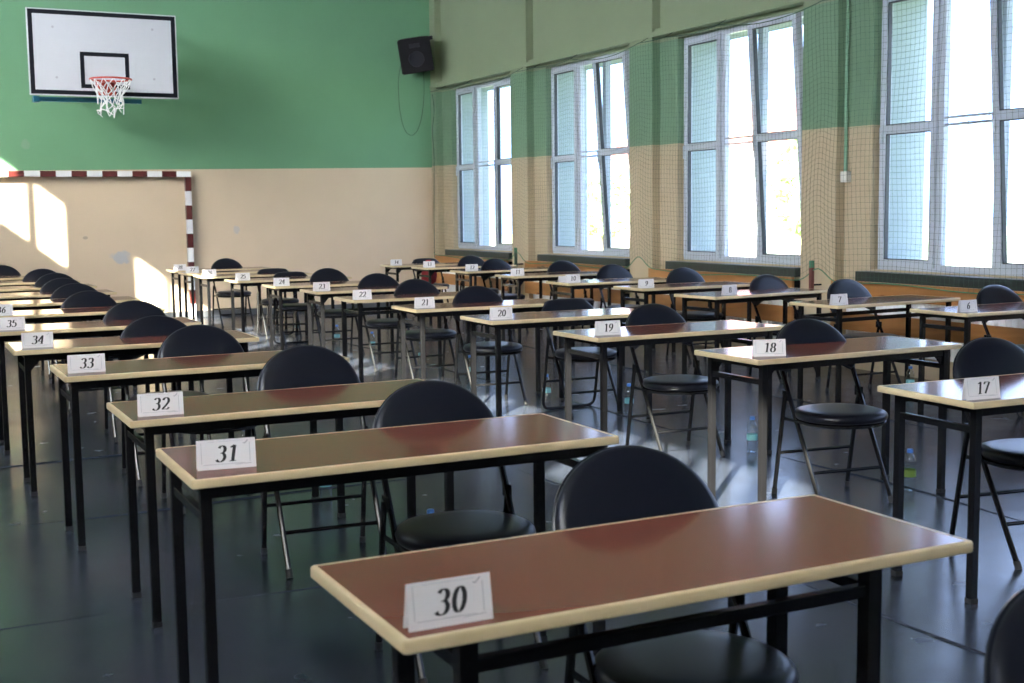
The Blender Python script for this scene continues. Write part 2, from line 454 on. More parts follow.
def make_desk(kind):
    t = thing('school_desk', '', 'desk')
    hx, hy = DW / 2, DD / 2
    e = 0.013
    inner = rrect(hx - e, hy - e, 0.004)
    bm = B(); loft(bm, [[(x, y, DH - 0.0225) for x, y in inner], [(x, y, DH) for x, y in inner]])
    obj('tabletop', bm, 'laminate', t)
    # wooden lipping around the top
    bm = B(); zs = []
    prof = [(e, DH - 0.0235), (0.002, DH - 0.0235), (0.0, DH - 0.0215), (0.0, DH - 0.004), (0.002, DH - 0.0008), (0.004, DH + 0.0004), (e, DH + 0.0004)]
    rings = []
    for off, z in prof:
        rings.append([(x, y, z) for x, y in rrect(hx - off, hy - off, max(0.011 - off, 0.004))])
    loft(bm, rings + [rings[0]], False, False)
    bmesh.ops.remove_doubles(bm, verts=bm.verts[:], dist=1e-5)
    obj('edge_band', bm, 'edge', t, smooth=True)
    lx, w = hx - (0.17 if kind == 'inset' else 0.045 if kind == 'wide' else 0.072), 0.0155
    lyf, lyb = (hy - 0.13, hy - 0.075) if kind == 'inset' else (hy - 0.058, hy - 0.058)
    if kind == 'inset': w = 0.0185
    for sx in (-1, 1):
        for sy in (-1, 1):
            ly = lyb if sy > 0 else lyf
            bm = B(); box(bm, sx * lx - w, sx * lx + w, sy * ly - w, sy * ly + w, 0.012, DH - 0.0232, bevel=0.003)
            lg = obj('leg', bm, 'black', t)
            bm = B(); box(bm, sx * lx - w - .002, sx * lx + w + .002, sy * ly - w - .002, sy * ly + w + .002, 0.0, 0.022, bevel=0.003)
            obj('foot_cap', bm, 'rubber', lg)
    zr = 0.655
    for sx in (-1, 1):
        bm = B(); box(bm, sx * lx - 0.011, sx * lx + 0.011, -lyf, lyb, zr - 0.013, zr + 0.013, bevel=0.002)
        obj('side_rail', bm, 'black', t)
        if kind not in ('low_rail',):
            bm = B(); box(bm, sx * lx - 0.011, sx * lx + 0.011, -lyf, lyb, DH - 0.05, DH - 0.0232); obj('top_rail', bm, 'black', t)
    for sy in (-1, 1):
        ly = lyb if sy > 0 else lyf
        z0, z1 = (DH - 0.062, DH - 0.0232) if kind not in ('low_rail', 'inset') else (zr - 0.014, zr + 0.014)
        bm = B(); box(bm, -lx, lx, sy * ly - 0.011, sy * ly + 0.011, z0, z1, bevel=0.002)
        obj('long_rail', bm, 'black', t)
    if kind == 'gusset':
        for sx in (-1, 1):
            for sy in (-1, 1):
                bm = B()
                x0 = sx * lx; y = sy * ly
                P = [(x0, DH - 0.03), (x0 - sx * 0.09, DH - 0.03), (x0, DH - 0.13)]
                loft(bm, [[(x, y - 0.006, z) for x, z in P], [(x, y + 0.006, z) for x, z in P]])
                obj('corner_gusset', bm, 'black', t)
    return t

DESK = {6: (6.977, 6.174, -0.003), 7: (6.8, 7.261, 0.056), 8: (6.54, 8.442, 0.10), 9: (6.726, 9.68, 0.0), 10: (6.607, 10.778, -0.044), 11: (6.803, 12.35, 0.0), 12: (6.848, 13.694, -0.006), 13: (6.853, 14.95, 0.0), 14: (6.762, 15.85, 0.0), 17: (4.132, 3.435, -0.042), 18: (4.234, 4.841, 0.005), 19: (4.129, 6.114, 0.006), 20: (4.137, 7.437, -0.018), 21: (4.101, 8.625, -0.015), 22: (4.054, 9.85, 0.0), 23: (4.147, 11.1, -0.003), 24: (4.078, 12.169, -0.021), 25: (4.013, 13.432, 0.012), 26: (3.939, 14.63, 0.0), 27: (3.957, 15.55, 0.0), 28: (3.99, 16.45, 0.0), 30: (1.386, 2.124, -0.003), 31: (1.342, 3.477, -0.011), 32: (1.388, 4.667, 0.001), 33: (1.325, 5.889, 0.007), 34: (1.235, 7.155, -0.008), 35: (1.215, 8.5, 0.0), 36: (1.25, 9.85, 0.0), 37: (1.3, 11.1, 0.0), 38: (1.3, 12.3, 0.0), 39: (1.3, 13.5, 0.0), 40: (1.3, 14.7, 0.0), 41: (1.3, 15.9, 0.0)}
KIND = {30: 'inset', 31: 'wide', 33: 'wide', 7: 'low_rail', 22: 'low_rail', 18: 'gusset', 34: 'gusset', 23: 'gusset', 11: 'gusset', 13: 'gusset', 14: 'gusset'}
DZ = {30: -.006, 31: .013, 32: -.008, 33: .014, 34: .012, 18: .005, 19: .005, 17: -.003, 7: -.006, 8: .005}   # desk heights differ a little
ORD = {37: 'eighth', 38: 'ninth', 39: 'tenth', 40: 'eleventh', 41: 'last'}
def where(n):
    return 'in the left row' if n >= 30 else 'in the middle row' if n >= 17 else 'in the row by the windows'
def desk_label(n):
    if n in ORD:
        return 'brown desk with pale wooden edge, %s from the front %s' % (ORD[n], where(n)) if n != 41 else 'brown desk with pale wooden edge at the far end of the left row'
    return 'brown desk with pale edge carrying card %d, %s' % (n, where(n))
proto = {}
for n, (x, y, r) in DESK.items():
    k = KIND.get(n, 'plain')
    if k not in proto: proto[k] = o = make_desk(k)
    else: o = dup(proto[k])
    o.location = (x, y, 0); o.rotation_euler = (0, 0, r); o.scale = (1, 1, 1 + DZ.get(n, 0) / DH)
    o['label'] = desk_label(n); o['group'] = 'exam desks in three rows'

# ------------------------------------------------------------------ number cards, digits drawn as bold italic serif strokes
def arc(cx, cy, rx, ry, a0, a1, n=14):
    return [(cx + rx * math.cos(math.radians(a0 + (a1 - a0) * k / n)), cy + ry * math.sin(math.radians(a0 + (a1 - a0) * k / n))) for k in range(n + 1)]
DIG = {
    '0': [arc(.27, .5, .19, .46, 90, 450, 28)],
    '1': [[(.30, .97), (.30, .5), (.30, .03)], [(.10, .84), (.2, .89), (.30, .97)], [(.12, .03), (.30, .03), (.48, .03)]],
    '2': [arc(.26, .71, .19, .25, 165, -35, 16) + [(.30, .36), (.07, .06)], [(.06, .06), (.26, .07), (.44, .06), (.50, .20)]],
    '3': [arc(.25, .74, .17, .22, 155, -75, 16), [(.29, .53), (.2, .52)], arc(.23, .28, .22, .26, 80, -150, 18)],
    '4': [[(.38, .97), (.38, .5), (.38, .03)], [(.38, .97), (.2, .64), (.03, .32)], [(.03, .30), (.27, .30), (.52, .30)], [(.24, .03), (.38, .03), (.52, .03)]],
    '5': [[(.48, .95), (.3, .95), (.14, .95)], [(.14, .95), (.11, .75), (.09, .56)], [(.09, .56), (.18, .62)] + arc(.22, .32, .23, .30, 80, -150, 18)],
    '6': [[(.46, .96), (.32, .86), (.15, .66), (.09, .36)] + arc(.27, .30, .18, .26, 180, 540, 24)],
    '7': [[(.06, .78), (.08, .94), (.25, .94), (.50, .94)], [(.50, .94), (.36, .55), (.20, .03)]],
    '8': [arc(.27, .74, .165, .22, -90, 270, 22), arc(.27, .27, .20, .25, 90, 450, 24)],
    '9': [arc(.27, .69, .18, .26, 0, 360, 24) + [(.45, .55), (.38, .3), (.22, .12), (.06, .04)]],
}
def stroke(bm, pts, T, z=0.0):
    n = len(pts); L = []; R = []
    for i, (x, y) in enumerate(pts):
        x0, y0 = pts[max(0, i - 1)]; x1, y1 = pts[min(n - 1, i + 1)]
        dx, dy = x1 - x0, y1 - y0; l = math.hypot(dx, dy) or 1; dx /= l; dy /= l
        w = 0.022 + 0.066 * abs(dy) ** 1.3
        L.append(T(x - dy * w, y + dx * w, z)); R.append(T(x + dy * w, y - dx * w, z))
    vl = [bm.verts.new(p) for p in L]; vr = [bm.verts.new(p) for p in R]
    for i in range(n - 1):
        bm.faces.new((vl[i], vl[i + 1], vr[i + 1], vr[i]))

CARD = {6: (-0.535, -0.156), 7: (-0.585, -0.199), 8: (-0.40, -0.15), 9: (-0.556, -0.164), 10: (-0.538, -0.13), 11: (-0.558, -0.13), 12: (-0.529, -0.13), 13: (-0.557, -0.13), 14: (-0.564, -0.13), 17: (-0.552, -0.195), 18: (-0.504, -0.15), 19: (-0.508, -0.13), 20: (-0.532, -0.155), 21: (-0.529, -0.13), 22: (-0.554, -0.2), 23: (-0.558, -0.13), 24: (-0.565, -0.2), 25: (-0.547, -0.13), 26: (-0.563, -0.2), 27: (-0.558, -0.13), 28: (-0.563, -0.2), 30: (-0.545, -0.205), 31: (-0.53, -0.135), 32: (-0.527, -0.165), 33: (-0.539, -0.13), 34: (-0.516, -0.13), 35: (-0.508, -0.13), 36: (-0.50, -0.2)}
CR = {30: -0.01, 31: -0.1, 18: -0.35, 17: -0.05, 32: -0.08}
CWD, CHT, CDP = 0.158, 0.080, 0.0135
def card_tf(u, v, d):        # u across, v up the front sheet (0..1), d off the sheet
    ny, nz = -CHT, CDP; l = math.hypot(ny, nz)
    return Vector((u, -CDP + CDP * v + d * ny / l, CHT * v + d * nz / l))
for n, (dx, dy) in CARD.items():
    X, Y, r = DESK[n]
    px = X + dx * math.cos(r) - dy * math.sin(r); py = Y + dx * math.sin(r) + dy * math.cos(r)
    hw = CWD / 2; th = 0.0012
    bm = B()
    prof = [(-CDP, 0), (0, CHT), (CDP, 0.0), (CDP - th * 1.3, 0.0), (0, CHT - th * 3), (-CDP + th * 1.3, 0)]
    loft(bm, [[(-hw, y, z) for y, z in prof], [(hw, y, z) for y, z in prof]])
    c = obj('number_card', bm, 'card', loc=(px, py, DH + DZ.get(n, 0) + 0.0006)); c.rotation_euler = (0, 0, r + CR.get(n, rnd.uniform(-.06, .06)))
    tag(c, 'folded white card printed with the number %d %s' % (n, where(n)), 'card', 'number cards on the desks')
    s = str(n); H = 0.56; hm = H * CHT * 1.06
    bm = B(); adv = 0.64 * hm
    for i, d in enumerate(s):
        ox = (i - len(s) / 2) * adv + 0.004
        for st in DIG[d]:
            stroke(bm, st, lambda x, y, z: card_tf(ox + (1.08 * x + 0.17 * (y - 0.5)) * hm, 0.24 + y * H, 0.0004))
    obj('printed_number', bm, 'ink', c)
    # thin printed border with a tick at the corner
    bm = B()
    def line(u0, v0, u1, v1, w):
        a = Vector((u0, v0 * CHT)); e = Vector((u1, v1 * CHT)); dd = (e - a).normalized() * w; nn = Vector((-dd.y, dd.x))
        bm.faces.new([bm.verts.new(card_tf(p.x, p.y / CHT, 0.0004)) for p in (a - nn, e - nn, e + nn, a + nn)])
    line(-hw + .012, .2, -hw + .012, .92, .0005); line(hw - .016, .2, hw - .016, .86, .0006)
    line(-hw + .016, .17, hw - .03, .17, .0005); line(-hw + .03, .93, hw - .03, .93, .0003)
    line(hw - .055, .13, hw - .012, .15, .0006)
    line(hw - .034, .84, hw - .029, .82, .0009); line(hw - .029, .82, hw - .020, .93, .0012)
    obj('printed_border', bm, 'greyink', c)

# ------------------------------------------------------------------ folding chairs (facing -Y), origin on the floor under the seat
Y0, SLP, ZT = -0.157, 0.561, 0.888
ty = lambda z: Y0 + SLP * z
def back_outline(kind):
    pts = []
    if kind == 'dome':
        hw = 0.228
        for k in range(25):
            a = PI * k / 24; pts.append((hw * math.cos(a), 0.688 + (ZT - 0.688) * math.sin(a) ** 0.92))
        pts += [(-hw, .665), (-hw + .008, .645), (-hw + .03, .634)]
        for k in range(1, 10):
            x = -0.185 + 0.37 * k / 10; pts.append((x, .636 + .058 * (1 - (x / .19) ** 2)))
        pts += [(hw - .03, .634), (hw - .008, .645), (hw, .665)]
    else:
        top, hw = 0.812, 0.228
        P = [(hw - .015, .66), (hw, .70), (hw - .012, .745), (.165, .80), (.13, top - .004), (.07, top), (0, top + .001)]
        pts = P + [(-x, z) for x, z in reversed(P[:-1])]
        pts += [(-hw + .05, .645)] + [(-0.12 + .24 * k / 6, .645 + .02 * (1 - ((k - 3) / 3) ** 2)) for k in range(7)] + [(hw - .05, .645)]
    return pts
nb = Vector((0, -1, SLP)).normalized()
def make_chair(kind):
    t = thing('folding_chair', '', 'chair')
    # seat pad
    bm = B(); rings = []
    def out(s, z):
        r = []
        for k in range(40):
            a = 2 * PI * k / 40; c, sn = math.cos(a), math.sin(a)
            p = 2.5 if sn > 0 else 2.15
            x = 0.228 * math.copysign(abs(c) ** (2 / p), c); y = 0.222 * math.copysign(abs(sn) ** (2 / p), sn)
            if y > 0: x *= 1 - 0.10 * (y / .222)
            r.append((x * s, y * s - 0.0, z))
        return r
    for s, z in ((.80, .417), (.95, .419), (.99, .428), (1.0, .438), (.985, .449), (.94, .459), (.84, .466), (.62, .469), (.3, .470)): rings.append(out(s, z))
    loft(bm, rings); obj('seat', bm, 'vinyl', t, smooth='all')
    bm = B(); ring = [Vector(p) for p in out(.93, .408)]; tube(bm, ring, 0.011, 6, closed=True)
    obj('seat_frame', bm, 'black', t, smooth=True)
    # back rest
    O = back_outline(kind); cz = .775 if kind == 'dome' else .745
    def bring(s, d):
        r = []
        for x, z in O:
            zz = cz + (z - cz) * s; xx = x * s
            p = Vector((xx, ty(zz), zz)) + nb * d; r.append(p)
        return r
    bm = B(); loft(bm, [bring(.80, -.012), bring(.96, -.010), bring(1.0, .0), bring(1.0, .014), bring(.97, .024), bring(.88, .031), bring(.6, .036), bring(.25, .037)])
    bk = obj('backrest', bm, 'vinyl', t, smooth='all')
    bm = B(); tube(bm, bring(1.0, .002), 0.0055, 6, closed=True); obj('piping', bm, 'vinyl', bk, smooth=True)
    # tube frame: each front leg climbs to the back rest
    wf, wt = 0.205, 0.212
    zt = .80 if kind == 'dome' else .77
    for s in (-1, 1):
        bm = B()
        pts = [(s * (wf + (wt - wf) * z / .7), ty(z), z) for z in (0.012, .3, .66)]
        pts += [(s * .196, ty(.70) + .014, .70), (s * .13, ty(zt - .02) + .014, zt - .02)]
        tube(bm, fillet(pts, .05, 3), 0.0115, 8)
        lg = obj('front_leg', bm, 'black', t, smooth=True)
        bm = B(); tube(bm, [(s * wf, ty(0.0), 0.0), (s * wf, ty(.03), .03)], 0.0145, 8); obj('foot_cap', bm, 'rubber', lg)
    bm = B(); tube(bm, [(s2 * .14, ty(zt - .025) + .014, zt - .025) for s2 in (-1, -.5, 0, .5, 1)], 0.009, 8)
    obj('back_bar', bm, 'black', t, smooth=True)
    wr, yr = 0.222, 0.25
    if kind == 'dome':
        for s in (-1, 1):
            bm = B(); tube(bm, fillet([(s * wr, yr, .012), (s * wr, ty(.5) + .045, .47), (s * wr, ty(.53) + .01, .535)], .05, 3), 0.0115, 8)
            lg = obj('rear_leg', bm, 'black', t, smooth=True)
            bm = B(); tube(bm, [(s * wr, yr + .001, 0.0), (s * wr, yr - .004, .03)], 0.0145, 8); obj('foot_cap', bm, 'rubber', lg)
    else:
        bm = B(); pts = [(-wr, ty(.53) + .01, .535), (-wr, ty(.5) + .045, .47), (-wr, yr, .012), (wr, yr, .012), (wr, ty(.5) + .045, .47), (wr, ty(.53) + .01, .535)]
        tube(bm, fillet(pts, .07, 5), 0.0115, 8); obj('rear_leg_loop', bm, 'black', t, smooth=True)
    for s in (-1, 1):
        bm = B(); box(bm, s * .217 - .004, s * .217 + .004, ty(.53) - .02, ty(.53) + .045, .50, .55, bevel=.002); obj('hinge_bracket', bm, 'black', t)
        bm = B(); tube(bm, [(s * .214, .02, .408), (s * .214, .19, .405)], .009, 6); obj('seat_arm', bm, 'black', t, smooth=True)
    bm = B(); tube(bm, [(-wf, ty(.165), .165), (wf, ty(.165), .165)], .0085, 8); obj('stretcher', bm, 'black', t, smooth=True)
    yy = yr + (ty(.5) + .045 - yr) * .22 / .47
    bm = B(); tube(bm, [(-wr, yy, .222), (wr, yy, .222)], .0085, 8); obj('stretcher', bm, 'black', t, smooth=True)
    return t

CH = {30: (1.579, 2.241), 31: (1.638, 3.60), 32: (1.622, 4.962), 33: (1.468, 6.289), 34: (1.40, 7.06), 35: (1.515, 8.48), 36: (1.415, 9.869), 37: (1.485, 11.112), 38: (1.53, 12.2), 39: (1.60, 13.4), 40: (1.60, 14.6), 41: (1.307, 16.124), 17: (4.275, 3.604), 18: (4.255, 4.78), 19: (4.22, 6.139), 20: (4.534, 7.801), 21: (4.136, 8.525), 22: (4.154, 9.793), 23: (4.258, 11.0), 24: (4.253, 12.451), 25: (4.153, 13.54), 26: (4.228, 14.53), 28: (4.144, 16.38), 6: (7.252, 6.225), 7: (6.965, 7.485), 8: (6.928, 8.438), 9: (7.128, 10.031), 10: (7.013, 11.178), 11: (7.081, 12.428), 12: (6.793, 13.594), 13: (7.05, 14.85), 14: (6.96, 16.25)}
CYAW = {18: -.12, 17: -.15, 31: -.05, 32: -.06, 30: -.05, 19: -.03}
FLAT = (20, 25, 26, 14)
cproto = {}
def place_chair(kind, x, y, r, label, group='black folding chairs at the desks'):
    if kind not in cproto: cproto[kind] = o = make_chair(kind)
    else: o = dup(cproto[kind])
    o.location = (x, y, 0); o.rotation_euler = (0, 0, r); o['label'] = label
    if group: o['group'] = group
    return o
for n, (x, y) in CH.items():
    k = 'flat' if n in FLAT else 'dome'
    shape = 'low flat-topped back' if k == 'flat' else 'rounded back'
    if n == 41: ref = 'at the last desk of the left row'
    elif n in ORD: ref = 'at the %s desk of the left row' % ORD[n]
    else: ref = 'at the desk with card %d' % n
    place_chair(k, x, y, CYAW.get(n, rnd.uniform(-.06, .04)), 'black padded folding chair with %s %s' % (shape, ref))
place_chair('dome', 1.60, 0.965, 0.12, 'black padded folding chair nearest the front, cut off at the bottom right corner', None)

# ------------------------------------------------------------------ water bottles
def make_bottle(lab):
    t = thing('water_bottle', '', 'bottle')
    bm = B(); lathe(bm, [(0, .004), (.022, .0), (.031, .006), (.032, .03), (.030, .045), (.032, .06), (.0315, .075), (.0315, .125), (.032, .13), (.029, .14), (.032, .15), (.031, .16), (.024, .18), (.014, .193), (.0125, .197), (.0125, .2)], 16)
    obj('bottle_body', bm, 'water', t, smooth=True)
    bm = B(); lathe(bm, [(0, .198), (.0155, .198), (.016, .2), (.0155, .216), (.013, .218), (0, .218)], 14); obj('cap', bm, 'cap', t, smooth=True)
    bm = B(); lathe(bm, [(.0325, .074), (.033, .076), (.033, .108), (.0325, .110), (.0322, .108), (.0322, .076), (.0325, .074)], 16); obj('label', bm, lab, t, smooth=True)
    return t
BOT = [(19, 4.66, 6.01, 'label_teal'), (18, 4.72, 4.77, 'label_green'), (21, 4.54, 8.41, 'label_teal'), (20, 4.80, 7.63, 'label_teal'), (33, 1.98, 6.08, 'label_teal'), (32, 2.02, 4.79, 'label_teal'), (34, 1.86, 7.24, 'label_teal'), (25, 4.57, 13.46, 'label_teal'), (24, 4.62, 12.46, 'label_teal'), (26, 4.55, 14.90, 'label_teal'), (7, 7.21, 7.3, 'label_teal'), (23, 4.66, 11.2, 'label_teal'), (22, 4.58, 9.9, 'label_teal')]
bproto = {}
for n, x, y, lab in BOT:
    if lab not in bproto: bproto[lab] = o = make_bottle(lab)
    else: o = dup(bproto[lab])
    o.location = (x, y, 0); o.rotation_euler = (0, 0, rnd.uniform(0, 6))
    o['label'] = 'clear water bottle with blue cap%s on the floor under desk %d' % ('' if lab != 'label_green' else ' and green label', n)
    o['group'] = 'water bottles on the floor'

# ------------------------------------------------------------------ pine guard boards and radiators between the pilasters
for k in range(-2, 4):
    a, c = 9.36 + PER * (k - 1) + 0.03, 8.88 + PER * k - 0.03
    win = {0: 'the nearest window', 1: 'the second nearest window', 2: 'the third nearest window', 3: 'the farthest window', -1: 'the window out at the right edge', -2: 'the window behind the right edge'}[k]
    x0 = XP - 0.075
    for (z0, z1, nm) in ((.665, .818, 'upper'), (.375, .535, 'lower')):
        bm = B(); box(bm, x0, x0 + 0.028, a, c, z0, z1, bevel=0.004)
        o = obj('guard_board', bm, 'pine')
        tag(o, '%s pine guard board along the radiator below %s' % (nm, win), 'board', 'pine boards along the window wall')
        for yb in (a + .06, c - .06):
            bm = B(); box(bm, x0 + .028, XW + 0.002, yb - .02, yb + .02, z0 + .04, z1 - .04); obj('wall_bracket', bm, 'board_black', o)
    bm = B()
    ra, rc = a + .16, c - .16
    n = int((rc - ra) / .06)
    box(bm, XP - .03, XP + .02, ra, rc, .20, .80, bevel=.008)
    for i in range(n):
        y = ra + .03 + i * (rc - ra - .06) / (n - 1); box(bm, XP - .038, XP - .029, y - .016, y + .016, .24, .76)
    r = obj('radiator', bm, 'radiator')
    tag(r, 'white panel radiator behind pine boards below %s' % win, 'radiator', 'radiators under the windows')
    bm = B(); box(bm, XP + .02, XW + .002, ra + .2, ra + .26, .3, .7); obj('wall_bracket', bm, 'radiator', r)
    bm = B(); box(bm, XP + .02, XW + .002, rc - .26, rc - .2, .3, .7); obj('wall_bracket', bm, 'radiator', r)
    bm = B(); tube(bm, fillet([(XP - .005, ra + .04, .21), (XP - .005, ra + .04, .08), (XP - .005, ra - .06, .08), (XP - .005, ra - .06, 0.0)], .03), .011, 8); obj('pipe', bm, 'radiator', r, smooth=True)

# ------------------------------------------------------------------ protective net before the windows
XN = XP - 0.115
hooks = sorted([8.95 + PER * k for k in range(-2, 4)] + [8.45 + PER * k for k in range(-2, 4)] + [7.5 + PER * k for k in range(-2, 4)])
ties = [(9.0 + PER * k) for k in range(-2, 4)]
def ztop(y):
    for a, c in zip(hooks, hooks[1:]):
        if a <= y <= c:
            s = (y - a) / (c - a); return 3.33 - 0.42 * (c - a) ** 2 * s * (1 - s) * .3
    return 3.33
def zbot(y):
    m = min(abs(y - t) for t in ties)
    return 0.80 + 0.13 * math.exp(-(m / .16) ** 2) + 0.015 * math.sin(y * 3.3)
def netx(y, s):
    return XN + 0.012 * math.sin(y * 5.1 + 1.5 * math.sin(y * 1.3)) * (0.3 + s * (1 - s) * 2)
ny0, ny1, ce = 3.0, 17.95, 0.052
nc = int((ny1 - ny0) / ce); nr = 50
def npt(i, j):
    y = ny0 + (ny1 - ny0) * i / nc; s = j / nr
    y2 = y + 0.02 * math.sin(s * 9 + y * 2.0)
    return Vector((netx(y, s), y2, zbot(y) + (ztop(y) - zbot(y)) * s))
bm = B()
for i in range(nc + 1): tube(bm, [npt(i, j) for j in range(nr + 1)], 0.0013, 3, caps=False)
for j in range(nr + 1): tube(bm, [npt(i, j) for i in range(nc + 1)], 0.0013, 3, caps=False)
net = obj('protective_net', bm, 'net')
tag(net, 'dark green square-mesh ball net hanging in front of the tall windows', 'net')
for nm, f in (('top_rope', nr), ('bottom_rope', 0)):
    bm = B(); tube(bm, [npt(i, f) for i in range(nc + 1)], 0.005, 6); obj(nm, bm, 'rope' if f == 0 else 'net', net, smooth=True)
for y in hooks:
    if ny0 < y < ny1:
        bm = B(); xx = XP if any(abs(y - (8.95 + PER * k)) < .01 for k in range(-3, 5)) else XP - .012
        tube(bm, [(XP + .005, y, 3.395), (XN, y, 3.33)], .003, 5); obj('hook', bm, 'black', net, smooth=True)
for k, (y, who) in enumerate(((9.065, 'nearest'), (15.11, 'third'))):
    bm = B(); box(bm, XN - .018, XN + .018, y - .018, y + .018, .72, .975, bevel=.004)
    o = obj('net_post', bm, 'post' if k == 0 else 'net')
    tag(o, 'short dark red bar holding the net at the pilaster right of the middle windows' if k == 0 else 'short green bar holding the net at the pilaster beside the farthest window', 'bar', 'net holding bars')
    bm = B(); tube(bm, [(XN + .01, y, .76), (XP + .002, y, .76)], .008, 6); obj('mounting_arm', bm, 'board_black', o)
    bm = B(); tube(bm, [(XN, y, .92), (XN, y, .985)], .024, 8); obj('rope_wrap', bm, 'rope', o, smooth=True)

# conduit and socket at the pilaster
bm = B(); tube(bm, [(XW - .03, 8.845, 1.80), (XW - .03, 8.845, 3.385)], .016, 8)
o = obj('cable_conduit', bm, 'conduit', smooth=True); tag(o, 'pale green vertical conduit running down the pilaster right of the middle windows', 'conduit')
bm = B(); box(bm, XW - .06, XW - .0, 8.80, 8.88, 1.70, 1.80, bevel=.006)
s = obj('wall_socket', bm, 'socket'); tag(s, 'small white junction box at the bottom end of the green conduit', 'socket')

# ------------------------------------------------------------------ basketball hoop
HX, HY, HZ = 2.64, 16.45, 2.965
hoop = thing('basketball_hoop', 'white basketball backboard with black border, red rim and torn net on back wall', 'hoop', (HX, HY, HZ))
bm = B(); box(bm, -.90, .90, 0, .03, 0, 1.05, bevel=.004); bd = obj('backboard', bm, 'board_white', hoop)
def frame_flat(x0, x1, z0, z1, w, y0, y1):
    bm = B(); box(bm, x0, x0 + w, y0, y1, z0, z1); box(bm, x1 - w, x1, y0, y1, z0, z1)
    box(bm, x0 + w, x1 - w, y0, y1, z0, z0 + w); box(bm, x0 + w, x1 - w, y0, y1, z1 - w, z1); return bm
obj('border_line', frame_flat(-.885, .885, .015, 1.035, .052, -.0015, .002), 'board_black', bd)
obj('target_square', frame_flat(-.295, .295, .10, .545, .05, -.0015, .002), 'board_black', bd)
for bx, bz in ((-.60, .83), (.60, .86), (-.58, .22), (.60, .24)):
    bm = B(); lathe(bm, [(0, -.004), (.014, -.004), (.016, 0), (0, .001)], 8)
    for v in bm.verts: v.co = Vector((bx + v.co.x, v.co.z, bz + v.co.y))
    obj('bolt', bm, 'greyink', bd)
bm = B(); RZ = .18; RC = -.375
tube(bm, [(.245 * math.cos(a), RC + .245 * math.sin(a), RZ) for a in [2 * PI * k / 32 for k in range(32)]], .011, 8, closed=True)
rim = obj('rim', bm, 'hoop', hoop, smooth=True)
bm = B()
P = [(.10, .0), (-.10, .0), (-.10, -.16), (.10, -.16)]
box(bm, -.12, .12, -.012, -.001, RZ - .16, RZ + .03)
for s in (-1, 1):
    loft(bm, [[(s * .1 - .004, y, z) for y, z in ((-.01, RZ), (-.01, RZ - .15), (-.16, RZ - .01), (-.16, RZ))], [(s * .1 + .004, y, z) for y, z in ((-.01, RZ), (-.01, RZ - .15), (-.16, RZ - .01), (-.16, RZ))]])
box(bm, -.1, .1, -.17, -.01, RZ - .006, RZ + .004)
obj('rim_bracket', bm, 'hoop', rim)
bm = B(); ns = 12; lv = [(0, .245), (-.09, .20), (-.19, .15), (-.28, .125), (-.36, .13), (-.42, .12)]
def hp(k, l):
    z, r = lv[l]; a = 2 * PI * (k + (.5 if l % 2 else 0)) / ns
    j = 0.012 * l; q = random.Random(k * 31 + l * 7)
    return Vector((r * math.cos(a) + q.uniform(-j, j), RC + r * math.sin(a) + q.uniform(-j, j), RZ + z + q.uniform(-j, j)))
for k in range(ns):
    for l in range(len(lv) - 1):
        if l >= 3 and (k * 5 + l) % 4 == 0: continue
        for d in ((0, -1) if l % 2 == 0 else (0, 1)):
            tube(bm, [hp(k, l), hp((k + d) % ns, l + 1)], .006, 4)
obj('hoop_net', bm, 'netwhite', rim)
# steel arms back to the wall
D = YW - HY
bm = B()
box(bm, -.80, .46, .16, .21, -.06, -.005)
box(bm, -.85, -.78, .10, .22, -.075, .0)
obj('cross_bar', bm, 'teal', hoop)
for s in (-1, 1):
    for z, zw in ((.06, .42), (.92, 1.15)):
        bm = B(); tube(bm, [(s * .55, .035, z), (s * .62, D + .002, zw)], .022, 4, square=True); obj('support_arm', bm, 'teal', hoop)
    bm = B(); box(bm, s * .55 - .025, s * .55 + .025, .03, .07, .01, 1.0); obj('upright', bm, 'teal', hoop)
    bm = B(); tube(bm, [(s * .55, .05, .06), (s * .62, D, .9)], .016, 6); obj('brace', bm, 'teal', hoop, smooth=True)
    bm = B(); box(bm, s * .62 - .06, s * .62 + .06, D - .012, D + .004, .34, 1.25); obj('wall_plate', bm, 'teal', hoop)

# ------------------------------------------------------------------ striped goal frame against the back wall
GX1, GZ, gw = 4.02, 2.10, .08
GX0 = GX1 - 3.045; gy0, gy1 = YW - .115, YW - .035
goal = thing('handball_goal', 'red and white striped goal frame standing against the beige back wall', 'goal', (0, 0, 0))
def striped(name, n, seg, first_white):
    bm = B(); idx = []
    for i in range(n):
        k = len(bm.faces); box(bm, *seg(i)); idx += [0 if (i % 2 == 0) == first_white else 1] * (len(bm.faces) - k)
    p = obj(name, bm, 'goal_white', goal); p.data.materials.append(M['goal_red'])
    for f, i in zip(p.data.polygons, idx): f.material_index = i
    return p
L = 3.045
nb_ = 15; sl_ = L / nb_
striped('crossbar', nb_, lambda i: (GX1 - (i + 1) * sl_, GX1 - i * sl_, gy0, gy1, GZ - gw, GZ), True)
ph = (GZ - gw) / 10
for gx in (GX1 - gw, GX0):
    striped('post', 10, lambda i: (gx, gx + gw, gy0, gy1, GZ - gw - (i + 1) * ph, GZ - gw - i * ph), False)
for gx in (GX1 - gw / 2, GX0 + gw / 2):
    bm = B(); box(bm, gx - .02, gx + .02, gy1, YW + .002, 1.5, 1.56); obj('wall_clamp', bm, 'board_black', goal)
    bm = B(); box(bm, gx - .02, gx + .02, gy1, YW + .002, .35, .41); obj('wall_clamp', bm, 'board_black', goal)

